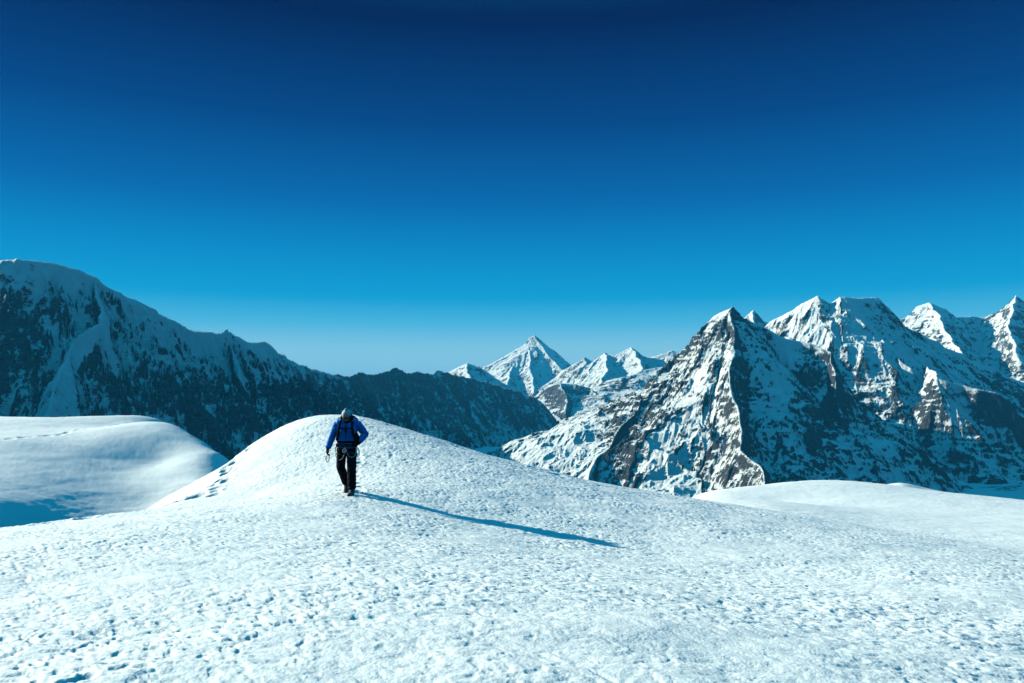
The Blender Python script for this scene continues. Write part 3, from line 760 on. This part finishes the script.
# dark hair showing at the sides
bm = bmesh.new()
for sx in (-1, 1):
    tube(bm, [(hp(sx * .080, -.02, .03), .024), (hp(sx * .094, -.015, -.04), .030), (hp(sx * .100, .0, -.10), .026), (hp(sx * .085, .02, -.14), .014)])
tube(bm, [(hp(-.094, -.015, -.04), .02), (hp(-.06, -.085, -.05), .024), (hp(.06, -.085, -.05), .024), (hp(.094, -.015, -.04), .02)], ref=(0, 0, 1))
finish('hair', bm, M_HAIR, person, voxel=.008, wrinkle=.004, wscale=.02)
# face covering and glasses
bm = bmesh.new()
tube(bm, [(hp(0, .012, -.020), .082, .100), (hp(0, .008, -.06), .078, .098), (hp(0, -.01, -.11), .076, .088), (J['nk'] + Vector((0, -.03, .06)), .075, .075)], seg=22)
finish('neck_gaiter', bm, M_BLACK, person, voxel=.008, wrinkle=.004, wscale=.04)
bm = bmesh.new()
for sx in (-1, 1): ball(bm, hp(sx * .034, .098, .008), (.033, .016, .025))
tube(bm, [(hp(-.078, .02, .014), .006), (hp(-.07, .075, .014), .008), (hp(0, .108, .014), .007), (hp(.07, .075, .014), .008), (hp(.078, .02, .014), .006)], seg=8)
finish('sunglasses', bm, M_LENS, person)
# climbing harness: belt, leg loops, slings, carabiners
def ring(bm, c, ra, rb, r, nrm=(0, 0, 1), ax=(1, 0, 0), n=36, seg=8, droop=0):
    c = Vector(c); nrm = Vector(nrm).normalized(); ax = Vector(ax); ax = (ax - nrm * ax.dot(nrm)).normalized(); ay = nrm.cross(ax)
    rings = []
    for i in range(n):
        t = i / n * 2 * math.pi
        p = c + ax * ra * math.cos(t) + ay * rb * math.sin(t)
        tg = (-ax * ra * math.sin(t) + ay * rb * math.cos(t)).normalized()
        q = tg.cross(nrm)
        rr_ = r if hasattr(r, '__len__') else (r, r)
        rings.append([bm.verts.new(p + q * rr_[0] * math.cos(k / seg * 2 * math.pi) + nrm * rr_[1] * math.sin(k / seg * 2 * math.pi)) for k in range(seg)])
    for i in range(n):
        a, b = rings[i], rings[(i + 1) % n]
        for k in range(seg): bm.faces.new((a[k], a[(k + 1) % seg], b[(k + 1) % seg], b[k]))
bm = bmesh.new()
ring(bm, (0, -.004, .955), .196, .146, (.010, .030), n=48)
ring(bm, J['hR'].lerp(J['kR'], .28), .104, .104, (.008, .022), nrm=(.08, -.1, 1)); ring(bm, J['hL'].lerp(J['kL'], .28), .104, .104, (.008, .022), nrm=(-.05, .25, 1))
tube(bm, [(Vector((0, -.155, .95)), .014, .006), (Vector((0, -.150, .87)), .014, .006), (Vector((0, -.10, .79)), .014, .006)], seg=8)
harness = finish('harness', bm, M_OLIVE, person)
bm = bmesh.new(); tube(bm, [(Vector((-.198, -.02, .985)), .012), (Vector((-.196, -.05, .955)), .016), (Vector((-.19, -.06, .92)), .012)], seg=8); finish('buckle', bm, M_ORANGE, harness)
for (c, ra, rb, nrm) in (((-.205, -.045, .885), .019, .048, (.3, 1, 0)), ((.205, -.05, .875), .020, .050, (-.3, 1, 0)), ((.215, -.02, .83), .022, .056, (-.5, 1, .1)), ((.0, -.175, .865), .020, .042, (0, 1, .2)), ((-.035, -.165, .85), .016, .036, (.2, 1, .2))):
    bm = bmesh.new(); ring(bm, c, ra, rb, .0052, nrm=nrm); finish('carabiner', bm, M_METAL, harness)
def cord(pts, r, mat, name, parent):
    bm = bmesh.new(); P = [Vector(p) for p in pts]; full = []
    n = len(P)
    for i in range(n - 1):
        p0, p1, p2, p3 = P[max(i - 1, 0)], P[i], P[i + 1], P[min(i + 2, n - 1)]
        for k in range(8):
            t = k / 8
            full.append((0.5 * ((2 * p1) + (p2 - p0) * t + (2 * p0 - 5 * p1 + 4 * p2 - p3) * t * t + (3 * p1 - p0 - 3 * p2 + p3) * t ** 3), r))
    full.append((P[-1], r)); tube(bm, full, seg=7); return finish(name, bm, mat, parent)
cord([(-.200, -.06, .93), (-.205, -.12, .80), (-.15, -.135, .68), (-.07, -.15, .69), (-.01, -.165, .80), (.0, -.165, .87)], .0055, M_WHITE, 'sling', harness)
cord([(.02, -.165, .87), (.06, -.205, .78), (.12, -.215, .73), (.19, -.17, .76), (.205, -.07, .87)], .0055, M_WHITE, 'sling', harness)
cord([(.205, -.06, .93), (.250, -.06, .86), (.255, -.06, .76), (.215, -.08, .72), (.195, -.09, .80), (.20, -.08, .91)], .006, M_WHITE, 'sling', harness)

# place him on the snow
bx, by, _ = at(346.3, 494, 15.75)
foot = float(ground(np.array([bx + .125]), np.array([by - .13]))[0])
person.location = (bx, by, foot + .010)
tag(person, 'climber in blue jacket and black trousers walking down the snow crest, one hand on hip', 'person')

# rucksack on his back
def place(o): o.location = person.location; return o
bm = bmesh.new()
tube(bm, [(Vector((0, .17, .93)), .135, .085), (Vector((0, .175, 1.02)), .150, .10), (Vector((0, .16, 1.20)), .158, .11), (Vector((0, .14, 1.36)), .152, .105), (Vector((0, .13, 1.43)), .130, .09)], seg=20)
pack = place(finish('backpack', bm, M_BLACK, voxel=.011, wrinkle=.008, wscale=.09))
tag(pack, "dark rucksack with olive lid worn on the climber's back", 'backpack')
bm = bmesh.new(); tube(bm, [(Vector((-.175, .06, 1.43)), .055, .075), (Vector((-.08, .075, 1.475)), .065, .09), (Vector((.08, .075, 1.475)), .065, .09), (Vector((.165, .07, 1.43)), .05, .075)], seg=14, ref=(0, 0, 1))
finish('lid', bm, M_OLIVE, pack, voxel=.01, wrinkle=.006)
for sx in (-1, 1):
    cx = .013 if sx > 0 else .0
    bm = bmesh.new()
    pts = [Vector((sx * .085 + cx, .07, 1.42)), Vector((sx * .105 + cx, -.04, 1.468)), Vector((sx * .112 + cx, -.135, 1.41)), Vector((sx * .120 + cx, -.197, 1.30)), Vector((sx * .142 + cx, -.178, 1.17)), Vector((sx * .190, -.08, 1.06)), Vector((sx * .17, .08, 1.0))]
    full = []
    for a, b in zip(pts[:-1], pts[1:]):
        for k in range(4): full.append((a.lerp(b, k / 4), .026, .009))
    full.append((pts[-1], .02, .008))
    tube(bm, full, seg=10, ref=(1, 0, 0)); finish('shoulder_strap', bm, M_BLACK, pack, voxel=.006, smooth_it=2)
bm = bmesh.new(); tube(bm, [(Vector((-.115, -.198, 1.29)), .012, .006), (Vector((.012, -.210, 1.285)), .012, .006), (Vector((.13, -.198, 1.29)), .012, .006)], seg=8, ref=(0, 0, 1)); finish('chest_strap', bm, M_BLACK, pack)
bm = bmesh.new(); ring(bm, (0, -.01, 1.02), .190, .142, (.010, .022), n=48); finish('hip_belt', bm, M_BLACK, pack)
bm = bmesh.new(); tube(bm, [(Vector((.150, -.05, 1.22)), .035, .05), (Vector((.185, -.07, 1.14)), .055, .065), (Vector((.215, -.075, 1.05)), .065, .07), (Vector((.235, -.07, .985)), .055, .06)], seg=14)
finish('hip_pouch', bm, M_BLACK, pack, voxel=.009, wrinkle=.005)
bm = bmesh.new(); box(bm, (.010, -.212, 1.245), (.034, .024, .085), bev=.006); box(bm, (.010, -.213, 1.325), (.03, .02, .02), bev=.004)
finish('radio', bm, M_BLACK, pack)
# loop of gear in the lowered hand
bm = bmesh.new()
hw = J['wR']
c = hw + Vector((.004, -.028, -.195))
ring(bm, c, .036, .072, .0095, nrm=(.15, 1, 0)); 
tube(bm, [(c + Vector((-.012, -.004, -.03)), .006), (c + Vector((-.010, -.004, .035)), .006)], seg=8)
car = place(finish('carabiner', bm, M_METAL))
tag(car, "pale oval metal carabiner dangling from the climber's lowered gloved hand", 'carabiner')
